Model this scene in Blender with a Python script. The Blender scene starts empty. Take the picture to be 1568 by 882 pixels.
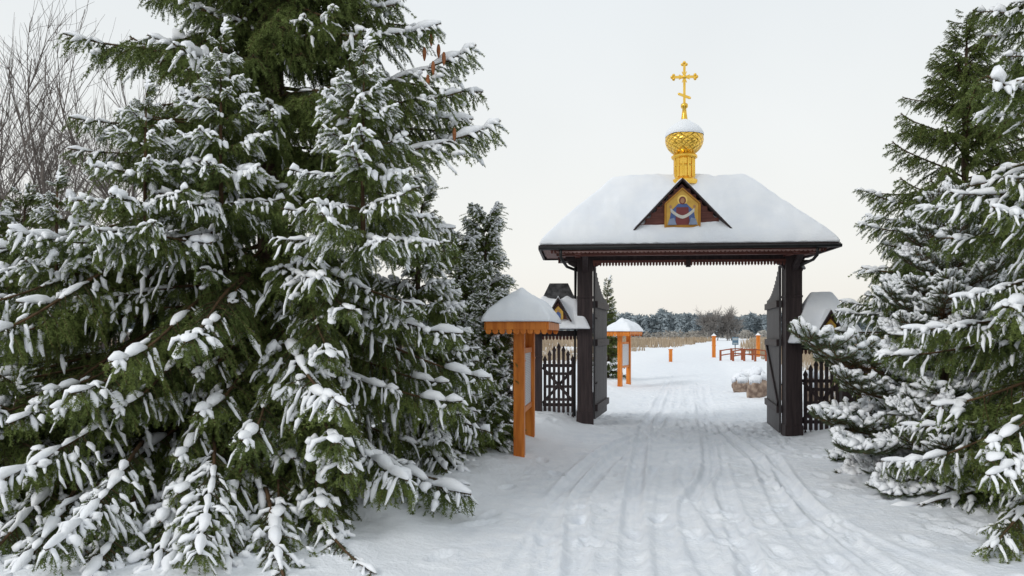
import bpy, math, numpy as np, random
rng = np.random.default_rng(11)
random.seed(5)
scene = bpy.context.scene
COL = scene.collection
D2R = math.pi/180

# ------------------------------------------------------------------ mesh buffer
class MB:
    def __init__(s): s.v=[]; s.n=0; s.f=[]
    def add(s, v, f, mat=0, smooth=False):
        v=np.asarray(v,float).reshape(-1,3); f=np.asarray(f,int)
        if f.ndim==1: f=f.reshape(1,-1)
        s.v.append(v); s.f.append((f+s.n,mat,smooth)); s.n+=len(v)
    def mesh(s,name,mats):
        me=bpy.data.meshes.new(name)
        V=np.concatenate(s.v); me.vertices.add(len(V)); me.vertices.foreach_set('co',V.ravel())
        L=np.concatenate([f.ravel() for f,_,_ in s.f])
        tot=np.concatenate([np.full(len(f),f.shape[1]) for f,_,_ in s.f])
        st=np.concatenate([[0],np.cumsum(tot)[:-1]])
        mi=np.concatenate([np.full(len(f),m) for f,m,_ in s.f])
        sm=np.concatenate([np.full(len(f),k) for f,_,k in s.f])
        me.loops.add(len(L)); me.loops.foreach_set('vertex_index',L.astype(np.int32))
        me.polygons.add(len(tot)); me.polygons.foreach_set('loop_start',st.astype(np.int32))
        me.polygons.foreach_set('loop_total',tot.astype(np.int32))
        me.polygons.foreach_set('material_index',mi.astype(np.int32))
        me.polygons.foreach_set('use_smooth',sm.astype(bool))
        for m in mats: me.materials.append(m)
        me.update(calc_edges=True); me.validate()
        return me
    def obj(s,name,mats,parent=None,loc=(0,0,0),rotz=0,bevel=0):
        o=bpy.data.objects.new(name,s.mesh(name,mats)); COL.objects.link(o)
        o.location=loc; o.rotation_euler=(0,0,rotz)
        if parent: o.parent=parent
        if bevel:
            b=o.modifiers.new('bevel','BEVEL'); b.width=bevel; b.segments=2; b.limit_method='ANGLE'
        return o
    def box(s,x0,x1,y0,y1,z0,z1,mat=0):
        v=[(x,y,z) for z in (z0,z1) for y in (y0,y1) for x in (x0,x1)]
        f=[(0,2,3,1),(4,5,7,6),(0,1,5,4),(2,6,7,3),(0,4,6,2),(1,3,7,5)]
        s.add(v,f,mat)
    def beam(s,p0,p1,w,h,mat=0,up=(0,0,1)):
        p0=np.array(p0,float);p1=np.array(p1,float);t=p1-p0;t/=np.linalg.norm(t)
        a=np.cross(t,up);
        if np.linalg.norm(a)<1e-4:a=np.cross(t,(0,1,0))
        a/=np.linalg.norm(a);b=np.cross(a,t)
        v=[]
        for p in (p0,p1):
            for i,j in((-1,-1),(1,-1),(1,1),(-1,1)): v.append(p+a*i*w/2+b*j*h/2)
        s.add(v,[(0,1,2,3),(7,6,5,4),(0,4,5,1),(1,5,6,2),(2,6,7,3),(3,7,4,0)],mat)
    def tube(s,pts,rad,sides=6,mat=0,smooth=True,dz=0.0,cap=True):
        pts=np.asarray(pts,float); n=len(pts)
        rad=np.asarray(rad,float)
        if rad.ndim==0: rad=np.full(n,float(rad))
        if rad.ndim==1: rad=np.stack([rad,rad],1)
        t=np.gradient(pts,axis=0); t/=np.linalg.norm(t,axis=1,keepdims=True)+1e-9
        a=np.cross(t,(0,0,1)); l=np.linalg.norm(a,axis=1,keepdims=True)
        a=np.where(l<1e-3,np.array([[1.,0,0]]),a/(l+1e-9)); b=np.cross(a,t)
        th=np.arange(sides)*2*math.pi/sides
        v=pts[:,None]+a[:,None]*(np.cos(th)[None,:,None]*rad[:,None,0:1])+b[:,None]*(np.sin(th)[None,:,None]*rad[:,None,1:2])
        v[...,2]+=dz
        i=np.arange(n-1)[:,None]*sides; j=np.arange(sides)[None]; k=(j+1)%sides
        f=np.stack([i+j,i+k,i+k+sides,i+j+sides],-1).reshape(-1,4)
        base=s.n
        s.add(v.reshape(-1,3),f,mat,smooth)
        if cap:
            s.f.append((np.array([list(range(sides))[::-1]])+base,mat,smooth))
            s.f.append((np.array([list(range(sides))])+base+(n-1)*sides,mat,smooth))
    def lathe(s,prof,cx=0,cy=0,seg=32,mat=0,smooth=True):
        prof=np.array(prof,float); th=np.arange(seg)*2*math.pi/seg
        v=np.stack([cx+prof[:,0:1]*np.cos(th),cy+prof[:,0:1]*np.sin(th),np.repeat(prof[:,1:2],seg,1)],-1)
        i=np.arange(len(prof)-1)[:,None]*seg;j=np.arange(seg)[None];k=(j+1)%seg
        s.add(v.reshape(-1,3),np.stack([i+j,i+k,i+k+seg,i+j+seg],-1).reshape(-1,4),mat,smooth)
    def extrude(s,pts,y0,y1,mat=0):
        """polygon in x,z extruded along y"""
        n=len(pts)
        v=[(x,y0,z) for x,z in pts]+[(x,y1,z) for x,z in pts]
        base=s.n; s.add(v,np.array([[i,(i+1)%n,(i+1)%n+n,i+n] for i in range(n)]),mat)
        s.f.append((np.array([list(range(n))[::-1]])+base,mat,False))
        s.f.append((np.array([list(range(n))])+base+n,mat,False))

def empty(name,loc=(0,0,0),rotz=0):
    o=bpy.data.objects.new(name,None); o.location=loc; o.rotation_euler=(0,0,rotz); COL.objects.link(o); return o

# ------------------------------------------------------------------ noise
_lat=np.random.default_rng(3).random((256,256))
def vnoise(x,y):
    x=np.asarray(x,float);y=np.asarray(y,float)
    xi=np.floor(x).astype(int);yi=np.floor(y).astype(int);fx=x-xi;fy=y-yi
    fx=fx*fx*(3-2*fx);fy=fy*fy*(3-2*fy)
    g=lambda a,b:_lat[a%256,b%256]
    return (g(xi,yi)*(1-fx)+g(xi+1,yi)*fx)*(1-fy)+(g(xi,yi+1)*(1-fx)+g(xi+1,yi+1)*fx)*fy-0.5
def sst(a,b,x):
    t=np.clip((np.asarray(x,float)-a)/(b-a),0,1); return t*t*(3-2*t)

# ------------------------------------------------------------------ materials
def new_mat(name):
    m=bpy.data.materials.new(name); m.use_nodes=True
    nt=m.node_tree; return m,nt,nt.nodes['Principled BSDF']
def mat_noise(name,c1,c2,scale=5,rough=0.7,bump=0.0,bscale=None,metal=0,stretch=(1,1,1),spec=0.3,lo=0.35,hi=0.65):
    m,nt,b=new_mat(name); N=nt.nodes; L=nt.links
    tc=N.new('ShaderNodeTexCoord'); mp=N.new('ShaderNodeMapping'); mp.inputs['Scale'].default_value=stretch
    L.new(tc.outputs['Object'],mp.inputs['Vector'])
    no=N.new('ShaderNodeTexNoise'); no.inputs['Scale'].default_value=scale; no.inputs['Detail'].default_value=5
    L.new(mp.outputs[0],no.inputs['Vector'])
    cr=N.new('ShaderNodeValToRGB'); cr.color_ramp.elements[0].position=lo; cr.color_ramp.elements[1].position=hi
    cr.color_ramp.elements[0].color=(*c1,1); cr.color_ramp.elements[1].color=(*c2,1)
    L.new(no.outputs['Fac'],cr.inputs[0]); L.new(cr.outputs[0],b.inputs['Base Color'])
    b.inputs['Roughness'].default_value=rough; b.inputs['Metallic'].default_value=metal
    b.inputs['Specular IOR Level'].default_value=spec
    if bump:
        n2=N.new('ShaderNodeTexNoise'); n2.inputs['Scale'].default_value=bscale or scale*4; n2.inputs['Detail'].default_value=4
        L.new(mp.outputs[0],n2.inputs['Vector'])
        bp=N.new('ShaderNodeBump'); bp.inputs['Strength'].default_value=bump; bp.inputs['Distance'].default_value=0.01
        L.new(n2.outputs['Fac'],bp.inputs['Height']); L.new(bp.outputs[0],b.inputs['Normal'])
    return m

M_snow=mat_noise('snow',(0.83,0.86,0.91),(0.89,0.91,0.94),3,0.75,0.35,30,spec=0.2)
M_snowb=mat_noise('branch_snow',(0.86,0.88,0.915),(0.92,0.93,0.95),8,0.8,0.45,45,spec=0.15)
M_dark=mat_noise('dark_stained_wood',(0.026,0.017,0.018),(0.050,0.034,0.034),3,0.55,0.4,20,stretch=(8,8,0.6))
M_leaf=mat_noise('gate_leaf_wood',(0.060,0.055,0.057),(0.115,0.108,0.11),4,0.6,0.4,20,stretch=(8,8,0.5))
M_brown=mat_noise('red_brown_boards',(0.10,0.035,0.028),(0.17,0.062,0.048),4,0.6,0.3,20,stretch=(0.5,6,8))
M_lace=mat_noise('lace_trim_wood',(0.34,0.20,0.18),(0.46,0.30,0.27),6,0.7)
M_orange=mat_noise('orange_varnished_wood',(0.50,0.135,0.014),(0.72,0.24,0.035),3,0.45,0.25,15,stretch=(6,6,0.6))
M_gold2=mat_noise('plain_gold',(0.83,0.50,0.07),(0.95,0.62,0.12),6,0.25,metal=0.85)
M_shingle=mat_noise('grey_shingles',(0.03,0.03,0.032),(0.09,0.09,0.095),12,0.8,0.5,30)
M_metal=mat_noise('black_metal',(0.01,0.01,0.011),(0.02,0.02,0.02),5,0.4)
M_bark=mat_noise('bark',(0.045,0.028,0.018),(0.11,0.075,0.05),6,0.9,0.8,25,stretch=(3,3,0.7))
M_twig=mat_noise('twig',(0.05,0.03,0.015),(0.12,0.07,0.035),6,0.9)
M_bare=mat_noise('bare_branch',(0.10,0.085,0.075),(0.19,0.165,0.15),3,0.9)
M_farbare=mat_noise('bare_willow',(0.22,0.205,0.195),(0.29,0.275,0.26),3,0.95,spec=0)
M_rock=mat_noise('granite',(0.16,0.11,0.085),(0.42,0.32,0.25),7,0.85,0.6,30)
M_reed=mat_noise('dry_reed',(0.27,0.20,0.13),(0.46,0.37,0.27),0.4,0.9)
M_farhaze=mat_noise('distant_forest',(0.245,0.285,0.31),(0.30,0.345,0.37),0.03,1.0,spec=0)  # aerial haze painted into the base colour: tree green paled to blue-grey
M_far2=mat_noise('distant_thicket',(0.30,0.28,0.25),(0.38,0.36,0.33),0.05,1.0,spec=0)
M_cone=mat_noise('spruce_cone',(0.20,0.07,0.025),(0.34,0.13,0.05),40,0.7,0.8,120)
def needle_mat(name,c1,c2):
    m,nt,b=new_mat(name);N=nt.nodes;L=nt.links
    oi=N.new('ShaderNodeObjectInfo'); tc=N.new('ShaderNodeTexCoord')
    no=N.new('ShaderNodeTexNoise'); no.inputs['Scale'].default_value=6
    L.new(tc.outputs['Object'],no.inputs['Vector'])
    ad=N.new('ShaderNodeMath'); ad.operation='MULTIPLY_ADD'; ad.inputs[1].default_value=0.5
    L.new(oi.outputs['Random'],ad.inputs[0]); 
    ml=N.new('ShaderNodeMath'); ml.operation='MULTIPLY'; ml.inputs[1].default_value=0.6
    L.new(no.outputs['Fac'],ml.inputs[0]); L.new(ml.outputs[0],ad.inputs[2])
    mx=N.new('ShaderNodeMix'); mx.data_type='RGBA'
    mx.inputs[6].default_value=(*c1,1); mx.inputs[7].default_value=(*c2,1)
    L.new(ad.outputs[0],mx.inputs[0]); L.new(mx.outputs[2],b.inputs['Base Color'])
    b.inputs['Roughness'].default_value=0.6; b.inputs['Specular IOR Level'].default_value=0.2
    return m
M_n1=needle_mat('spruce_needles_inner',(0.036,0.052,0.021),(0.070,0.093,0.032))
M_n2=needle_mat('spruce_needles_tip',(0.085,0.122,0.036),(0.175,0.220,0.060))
M_p1=needle_mat('pine_needles',(0.07,0.10,0.055),(0.13,0.175,0.09))
M_pb=needle_mat('pine_needles_brown',(0.14,0.07,0.03),(0.26,0.14,0.06))
def flat(name,c,rough=0.6,metal=0):
    return mat_noise(name,tuple(x*0.88 for x in c),tuple(min(1,x*1.08) for x in c),9,rough,metal=metal)
def dome_mat():
    m,nt,b=new_mat('gold_scales');N=nt.nodes;L=nt.links
    tc=N.new('ShaderNodeTexCoord'); sp=N.new('ShaderNodeSeparateXYZ'); L.new(tc.outputs['Object'],sp.inputs[0])
    at=N.new('ShaderNodeMath');at.operation='ARCTAN2';L.new(sp.outputs[1],at.inputs[0]);L.new(sp.outputs[0],at.inputs[1])
    def mm(op,a,bv):
        n=N.new('ShaderNodeMath');n.operation=op
        for i,x in enumerate((a,bv)):
            if x is None: continue
            if isinstance(x,(int,float)): n.inputs[i].default_value=x
            else: L.new(x,n.inputs[i])
        return n.outputs[0]
    u=mm('MULTIPLY',at.outputs[0],7.0); v=mm('MULTIPLY',sp.outputs[2],36.0)
    s1=mm('ABSOLUTE',mm('SINE',mm('ADD',u,v),None),None); s2=mm('ABSOLUTE',mm('SINE',mm('SUBTRACT',u,v),None),None)
    mn=mm('MINIMUM',s1,s2)
    cr=N.new('ShaderNodeValToRGB');cr.color_ramp.elements[0].position=0.04;cr.color_ramp.elements[1].position=0.26
    cr.color_ramp.elements[0].color=(0.40,0.18,0.02,1);cr.color_ramp.elements[1].color=(0.95,0.60,0.10,1)
    L.new(mn,cr.inputs[0]);L.new(cr.outputs[0],b.inputs['Base Color'])
    bp=N.new('ShaderNodeBump');bp.inputs['Distance'].default_value=0.015;bp.inputs['Strength'].default_value=0.7
    L.new(mn,bp.inputs['Height']);L.new(bp.outputs[0],b.inputs['Normal'])
    b.inputs['Metallic'].default_value=0.85;b.inputs['Roughness'].default_value=0.22
    return m
M_dome=dome_mat()

def ground_mat():
    m,nt,b=new_mat('ground_snow');N=nt.nodes;L=nt.links
    tc=N.new('ShaderNodeTexCoord')
    at=N.new('ShaderNodeAttribute');at.attribute_name='road'
    at2=N.new('ShaderNodeAttribute');at2.attribute_name='track'
    n1=N.new('ShaderNodeTexNoise');n1.inputs['Scale'].default_value=1.3;n1.inputs['Detail'].default_value=6
    L.new(tc.outputs['Object'],n1.inputs['Vector'])
    c=N.new('ShaderNodeValToRGB');c.color_ramp.elements[0].color=(0.83,0.86,0.905,1);c.color_ramp.elements[1].color=(0.90,0.92,0.945,1)
    L.new(n1.outputs['Fac'],c.inputs[0])
    c2=N.new('ShaderNodeValToRGB');c2.color_ramp.elements[0].position=0.35;c2.color_ramp.elements[1].position=0.68
    c2.color_ramp.elements[0].color=(0.77,0.805,0.86,1);c2.color_ramp.elements[1].color=(0.89,0.91,0.94,1)
    n3=N.new('ShaderNodeTexNoise');n3.inputs['Scale'].default_value=4;n3.inputs['Detail'].default_value=9;n3.inputs['Roughness'].default_value=.65;L.new(tc.outputs['Object'],n3.inputs['Vector'])
    L.new(n3.outputs['Fac'],c2.inputs[0])
    mx=N.new('ShaderNodeMix');mx.data_type='RGBA';L.new(at.outputs['Fac'],mx.inputs[0]);L.new(c.outputs[0],mx.inputs[6]);L.new(c2.outputs[0],mx.inputs[7])
    L.new(mx.outputs[2],b.inputs['Base Color'])
    n2=N.new('ShaderNodeTexNoise');n2.inputs['Scale'].default_value=20;n2.inputs['Detail'].default_value=9;n2.inputs['Roughness'].default_value=.62;L.new(tc.outputs['Object'],n2.inputs['Vector'])
    wv=N.new('ShaderNodeTexWave');wv.bands_direction='Y';wv.inputs['Scale'].default_value=9;wv.inputs['Distortion'].default_value=3.5;wv.inputs['Detail Scale'].default_value=4
    L.new(tc.outputs['Object'],wv.inputs['Vector'])
    mu=N.new('ShaderNodeMath');mu.operation='MULTIPLY';L.new(wv.outputs['Fac'],mu.inputs[0]);L.new(at2.outputs['Fac'],mu.inputs[1])
    sm=N.new('ShaderNodeMath');sm.operation='MULTIPLY_ADD';sm.inputs[1].default_value=-.6;sm.inputs[2].default_value=1.0;L.new(at2.outputs['Fac'],sm.inputs[0])
    nm=N.new('ShaderNodeMath');nm.operation='MULTIPLY';L.new(n2.outputs['Fac'],nm.inputs[0]);L.new(sm.outputs[0],nm.inputs[1])
    ad=N.new('ShaderNodeMath');ad.operation='MULTIPLY_ADD';ad.inputs[1].default_value=0.16;L.new(mu.outputs[0],ad.inputs[0]);L.new(nm.outputs[0],ad.inputs[2])
    bp=N.new('ShaderNodeBump');bp.inputs['Distance'].default_value=0.028;bp.inputs['Strength'].default_value=0.8
    L.new(ad.outputs[0],bp.inputs['Height']);L.new(bp.outputs[0],b.inputs['Normal'])
    b.inputs['Roughness'].default_value=0.7;b.inputs['Specular IOR Level'].default_value=0.25
    return m
M_ground=ground_mat()

# ------------------------------------------------------------------ ground
def road_c(y): return np.interp(y,[0,5,9,13.3,20,30,45,70,200],[1.6,1.75,2.3,3.1,4.7,7.0,10.6,17,60])
def road_w(y): return np.interp(y,[0,6,11,13,20,30,45,200],[2.4,2.3,1.9,1.6,1.5,1.7,1.9,2.5])
TR=[[(4,.15),(5.2,.23),(7.76,.45),(10.2,1.2),(13,2.45),(16,3.3),(30,6.6),(45,10.2)],
    [(4,.35),(5.2,.45),(7.76,.66),(10.2,1.45),(13,2.7),(16,3.5),(30,6.8),(45,10.4)],
    [(4,.7),(5.2,.82),(8.4,1.39),(13,2.3),(20,4.0),(45,9.9)],
    [(4,1.45),(5.2,1.41),(6.05,1.47),(7.46,1.75),(9.25,2.5),(13.9,3.6),(30,7.4),(45,11)],
    [(4,1.4),(5.2,1.68),(7.76,2.23),(11.45,3.15),(15,4.0),(25,6.4),(45,11.2)],
    [(4,2.72),(5.2,2.69),(6.7,2.80),(8.44,3.14),(10.8,3.75),(14,4.1),(20,5.3),(45,11.5)],
    [(4,2.15),(5.2,2.3),(6.7,2.5),(8.44,2.95),(10.8,3.55),(14,3.9),(20,5.1),(45,11.3)],
    [(4,1.0),(6,1.2),(9,1.9),(12,2.7),(16,3.9),(24,5.6),(45,10.6)],
    [(4,-.2),(6,.15),(9,1.0),(12,2.3),(16,3.2),(24,5.0),(45,9.8)],
    [(4,1.9),(6,1.75),(9,2.1),(12,2.9),(16,3.6),(24,5.9),(45,10.8)],
    [(4,3.6),(5.2,3.1),(6.7,2.85),(9,3.2),(12,3.6),(16,4.3),(45,11.4)],
    [(4,.05),(7,.9),(9,1.7),(12,3.2),(16,4.2),(24,6.1),(45,11.0)]]
TA=[1.2,.95,1.1,1.2,.8,.9,.8,.5,.5,.5,1.0,.4]
def ground_h(X,Y,detail=True):
    X=np.asarray(X,float);Y=np.asarray(Y,float)
    cs=np.interp(X,[-6,-1,.45,1.28,3,5,6.1,8,14],[.35,.3,.2,.09,-.02,-.11,-.05,.0,0.05])
    h=cs*sst(7.5,13.0,Y)*(1-sst(18,45,Y))
    d=np.abs(X-road_c(Y))-road_w(Y)
    bank=sst(0,.9,d)
    h=h+bank*(.09+.12*vnoise(X*.9+9,Y*.9))*(1-.5*sst(25,60,Y))
    h+=.06*vnoise(X*.35,Y*.35)*sst(4,20,np.abs(X)+Y*.3)
    h+=.07*bank*vnoise(X*2.3,Y*2.3)+.03*bank*vnoise(X*6,Y*6)
    h+=.035*(1-bank)*vnoise(X*1.6+3,Y*.7)
    h+=.22*np.exp(-(((X+2.6)/1.8)**2+((Y-8)/2.2)**2))+.18*np.exp(-(((X-5.6)/1.3)**2+((Y-8.3)/2.3)**2))
    if detail:
        h=h+.013*vnoise(X*7,Y*7)+.008*vnoise(X*17,Y*17)
    return h
def gz(x,y): return float(ground_h(x,y,False))
def build_ground():
    def grow(a,b,st,g):
        r=[a];
        while (r[-1]<b): r.append(r[-1]+st); st*=g
        return np.array(r)
    xf=np.arange(-1.6,6.6,.022)
    xs=np.concatenate([-grow(8.0,1500,.3,1.18)[::-1],np.arange(-7.9,-1.6,.12),xf,np.arange(6.62,12,.12),grow(12.1,1500,.3,1.18)])
    ys=np.concatenate([[-60,-20,-8,-3,0,2,3],np.arange(3.4,15.5,.035),np.arange(15.5,28,.12),grow(28.1,2500,.3,1.06)])
    X,Y=np.meshgrid(xs,ys)
    Z=ground_h(X,Y)
    track=np.zeros_like(X)
    for k,t in enumerate(TR):
        t=np.array(t); yy=np.linspace(3,46,900); xx=np.interp(yy,t[:,0],t[:,1])
        ker=np.hanning(61);ker/=ker.sum(); xx=np.convolve(np.pad(xx,30,mode='edge'),ker,'valid')
        cx=np.interp(Y,yy,xx)+.03*vnoise(Y*.8,k*7+Y*0)
        dx=X-cx; fade=TA[k]*(.3+1.3*np.clip(vnoise(Y*.7+k*13,X*0+k)+.4,0,1))*(1-sst(30,46,Y))*(1-.35*sst(12,20,Y))
        w=.09; ad=np.abs(dx)
        Z+=fade*(-.027*(1-sst(w*.8,w*1.1,ad))+.018*np.exp(-((ad-w*1.4)/.028)**2)+.007*np.cos(dx*2*math.pi/.06)*(ad<w))
        track=np.maximum(track,(1-sst(w*.8,w*1.1,ad))*np.clip(fade,0,1))
    r2=np.random.default_rng(8)
    for i in range(620):
        fy=r2.uniform(5,26); 
        fx=road_c(fy)+r2.normal(0,1)*1.2
        if i%3==0: fx=road_c(fy)+road_w(fy)*.9+r2.normal(0,.25); 
        if i%5==0: fy=r2.uniform(11.5,16);fx=r2.uniform(1.5,4.8)
        an=r2.normal(0.25,.5); am=r2.uniform(.4,1.3)
        ix=slice(*np.searchsorted(xs,[fx-.4,fx+.4])); iy=slice(*np.searchsorted(ys,[fy-.4,fy+.4]))
        dx=X[iy,ix]-fx;dy=Y[iy,ix]-fy
        u=dx*math.cos(an)-dy*math.sin(an);v=dx*math.sin(an)+dy*math.cos(an)
        q=(u/.055)**2+(v/.13)**2
        Z[iy,ix]+=am*(-.026*np.exp(-q*q*.7)+.010*np.exp(-((np.sqrt(q)-1.6)/.4)**2))
    road=1-sst(-.3,.5,np.abs(X-road_c(Y))-road_w(Y)); road*=(1-sst(60,90,Y))
    mb=MB(); ny,nx=X.shape
    i=np.arange(ny-1)[:,None]*nx+np.arange(nx-1)[None]
    mb.add(np.stack([X,Y,Z],-1),np.stack([i,i+1,i+nx+1,i+nx],-1).reshape(-1,4),0,True)
    me=mb.mesh('snow_ground',[M_ground])
    for nm,a in(('road',road),('track',track)):
        at=me.attributes.new(nm,'FLOAT','POINT'); at.data.foreach_set('value',a.ravel().astype(np.float32))
    o=bpy.data.objects.new('snow_ground',me); COL.objects.link(o)
build_ground()

# ------------------------------------------------------------------ branch prototypes
def norm(v): return v/(np.linalg.norm(v,axis=-1,keepdims=True)+1e-9)
def add_needles(mb,P0,P1,mats,dens,ln,wd,fwd=.55,r=None,upb=0.0):
    P0=np.array(P0);P1=np.array(P1);mats=np.array(mats)
    if len(P0)==0:return
    L=np.linalg.norm(P1-P0,axis=1); cnt=r.poisson(L*dens)
    idx=np.repeat(np.arange(len(P0)),cnt); n=len(idx)
    u=r.random(n)[:,None]; p=P0[idx]*(1-u)+P1[idx]*u
    t=norm(P1-P0)[idx]; q=r.normal(size=(n,3)); q[:,2]+=upb; q-=t*np.sum(q*t,1,keepdims=True); q=norm(q)
    d=norm(t*fwd+q*(.8)); l=ln*r.uniform(.7,1.2,n)[:,None]
    w=norm(np.cross(d,r.normal(size=(n,3))))*wd*.5
    V=np.stack([p-w,p+w,p+d*l],1)
    m=mats[idx]
    for k in np.unique(m):
        s=m==k; c=s.sum()
        mb.add(V[s].reshape(-1,3),np.arange(3*c).reshape(-1,3),int(k),False)
def snow_strip(mb,pts,w,h,r,mat=3,sides=6,lift=.5):
    pts=np.asarray(pts); n=len(pts)
    if n<3: return
    e=np.sin(np.linspace(.12,math.pi-.12,n))**.45
    e=e*r.uniform(.55,1.35,n)
    P=pts+r.normal(0,.006,pts.shape); P[:,2]+=h*lift*e
    mb.tube(P,np.stack([w*e*.5,h*e*.55],1),sides,mat,True,cap=True)
def clump(mb,p,d,l,w,h,r,mat=3):
    d=norm(np.array([d[0],d[1],d[2]*.6])); u=np.linspace(-.5,.5,6)[:,None]
    P=np.array(p)+d*l*u+r.normal(0,.008,(6,3)); P[:,2]-=.25*l*u[:,0]**2
    snow_strip(mb,P,w,h,r,mat,7,.55)
def poly(p0,dirv,L,n,droop,side=0,r=None):
    u=np.linspace(0,1,n)[:,None]; dirv=np.array(dirv,float)
    P=np.array(p0)+dirv*L*u; P[:,2:3]-=droop*L*u**2
    if r is not None: P[1:]+=np.cumsum(r.normal(0,.006,(n-1,3)),0)
    return P
def spruce_proto(name,L,snow,seed,inner,maxl,step,hang=0.5):
    r=np.random.default_rng(seed); mb=MB()
    n=26; u=np.linspace(0,1,n)
    ax=np.stack([u*L,.05*L*np.sin(u*3+seed)*u,L*(-.26*u**2+.16*u**4)*r.uniform(.6,1.3)],1)
    mb.tube(ax,(.007+.008*L*(1-u)**1.1),5,0)
    S0,S1,SM=[],[],[]
    def seg(P,m):
        for a,b in zip(P[:-1],P[1:]): S0.append(a);S1.append(b);SM.append(m)
    def at(s):
        k=s/L*(n-1);i=min(int(k),n-2);f=k-i; p=ax[i]*(1-f)+ax[i+1]*f; return p,norm(ax[i+1]-ax[i])
    ph=r.uniform(0,50)
    def sf(p,thr=0.0):   # large snow patches separated by green gaps, little near the trunk
        q=min(1,p[0]/L*1.25)
        return (vnoise(p[0]*3.6+ph,p[1]*3.6+ph)+.5)*.85+.12*vnoise(p[0]*13,p[1]*13+ph)+.34*q > (1.02-snow*.8)+thr
    i0=int(n*inner/L)
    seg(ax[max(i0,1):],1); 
    s=inner
    while s<L:
        for sd in(-1,1):
            ss=s+r.uniform(-.45,.45)*step
            if ss>=L*.99 or r.random()<.06: continue
            p,t=at(ss); q=ss/L
            l=maxl*min(1,.45+1.2*(ss-inner)/(L*.5))*(1-q)**.55*r.uniform(.55,1.2)+.05
            ang=r.uniform(35,68)*D2R
            d=norm(t*math.cos(ang)+np.array([-t[1],t[0],0])*sd*math.sin(ang)+np.array([0,0,r.uniform(-.55,.12)]))
            m=max(4,int(l/.035)); P=poly(p,d,l,m,r.uniform(.15,1.0),r=r)
            mb.tube(P,np.linspace(.006,.0025,m),3,0,cap=False)
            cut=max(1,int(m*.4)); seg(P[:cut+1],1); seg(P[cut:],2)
            a=int(m*r.uniform(0.0,.35))
            while a<m-2:
                b=min(m,a+int(r.integers(3,8)))
                if sf(P[min(a+1,m-1)]): snow_strip(mb,P[a:b],r.uniform(.030,.066),r.uniform(.022,.046),r)
                a=b-(1 if r.random()<.5 else 0)
            if l>.2 and r.random()<.32 and sf(P[m//2],-.03):
                clump(mb,P[int(m*r.uniform(.35,.75))],d,r.uniform(.10,.2),r.uniform(.07,.12),r.uniform(.045,.07),r)
            ts=.06
            while ts<l*.92:
                for s2 in(-1,1):
                    if r.random()<.12: continue
                    k=min(int(ts/l*(m-1)),m-2); tp=P[k]; tt=norm(P[k+1]-P[k])
                    tl=(.17*(1-ts/l)+.05)*r.uniform(.6,1.25)*min(1,maxl/.4)
                    an=r.uniform(35,65)*D2R
                    dz=-r.uniform(0,1.8)*hang
                    dd=norm(tt*math.cos(an)+np.array([-tt[1],tt[0],0])*s2*math.sin(an)+np.array([0,0,dz]))
                    TP=poly(tp,dd,tl,5,r.uniform(0,.5))
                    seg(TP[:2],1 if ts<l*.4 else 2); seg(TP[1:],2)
                    if dz>-.4 and sf(TP[-1],.08) and r.random()<.45:
                        snow_strip(mb,TP[(1 if r.random()<.5 else 0):-1],r.uniform(.022,.042),r.uniform(.018,.032),r,sides=5)
                ts+=r.uniform(.048,.066)
        s+=step
    for k in range(int(20*L*hang)):
        p,t=at(r.uniform(inner*.6,L*.88)); l=r.uniform(.12,.38)
        P=poly(p,norm(np.array([r.normal(0,.3)+.3,r.normal(0,.4),-1])),l,5,.1); seg(P,1 if r.random()<.4 else 2)
    if snow>0.1:
        a=int(n*.3)
        while a<n-2:
            b=min(n,a+r.integers(3,8))
            if sf(ax[a],-.1): snow_strip(mb,ax[a:b],r.uniform(.07,.13),r.uniform(.045,.085),r,sides=7)
            a=b-1
    add_needles(mb,S0,S1,SM,345,.028,.0076,r=r)
    return bpy.data.objects.new(name,mb.mesh(name,[M_twig,M_n1,M_n2,M_snowb]))
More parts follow.
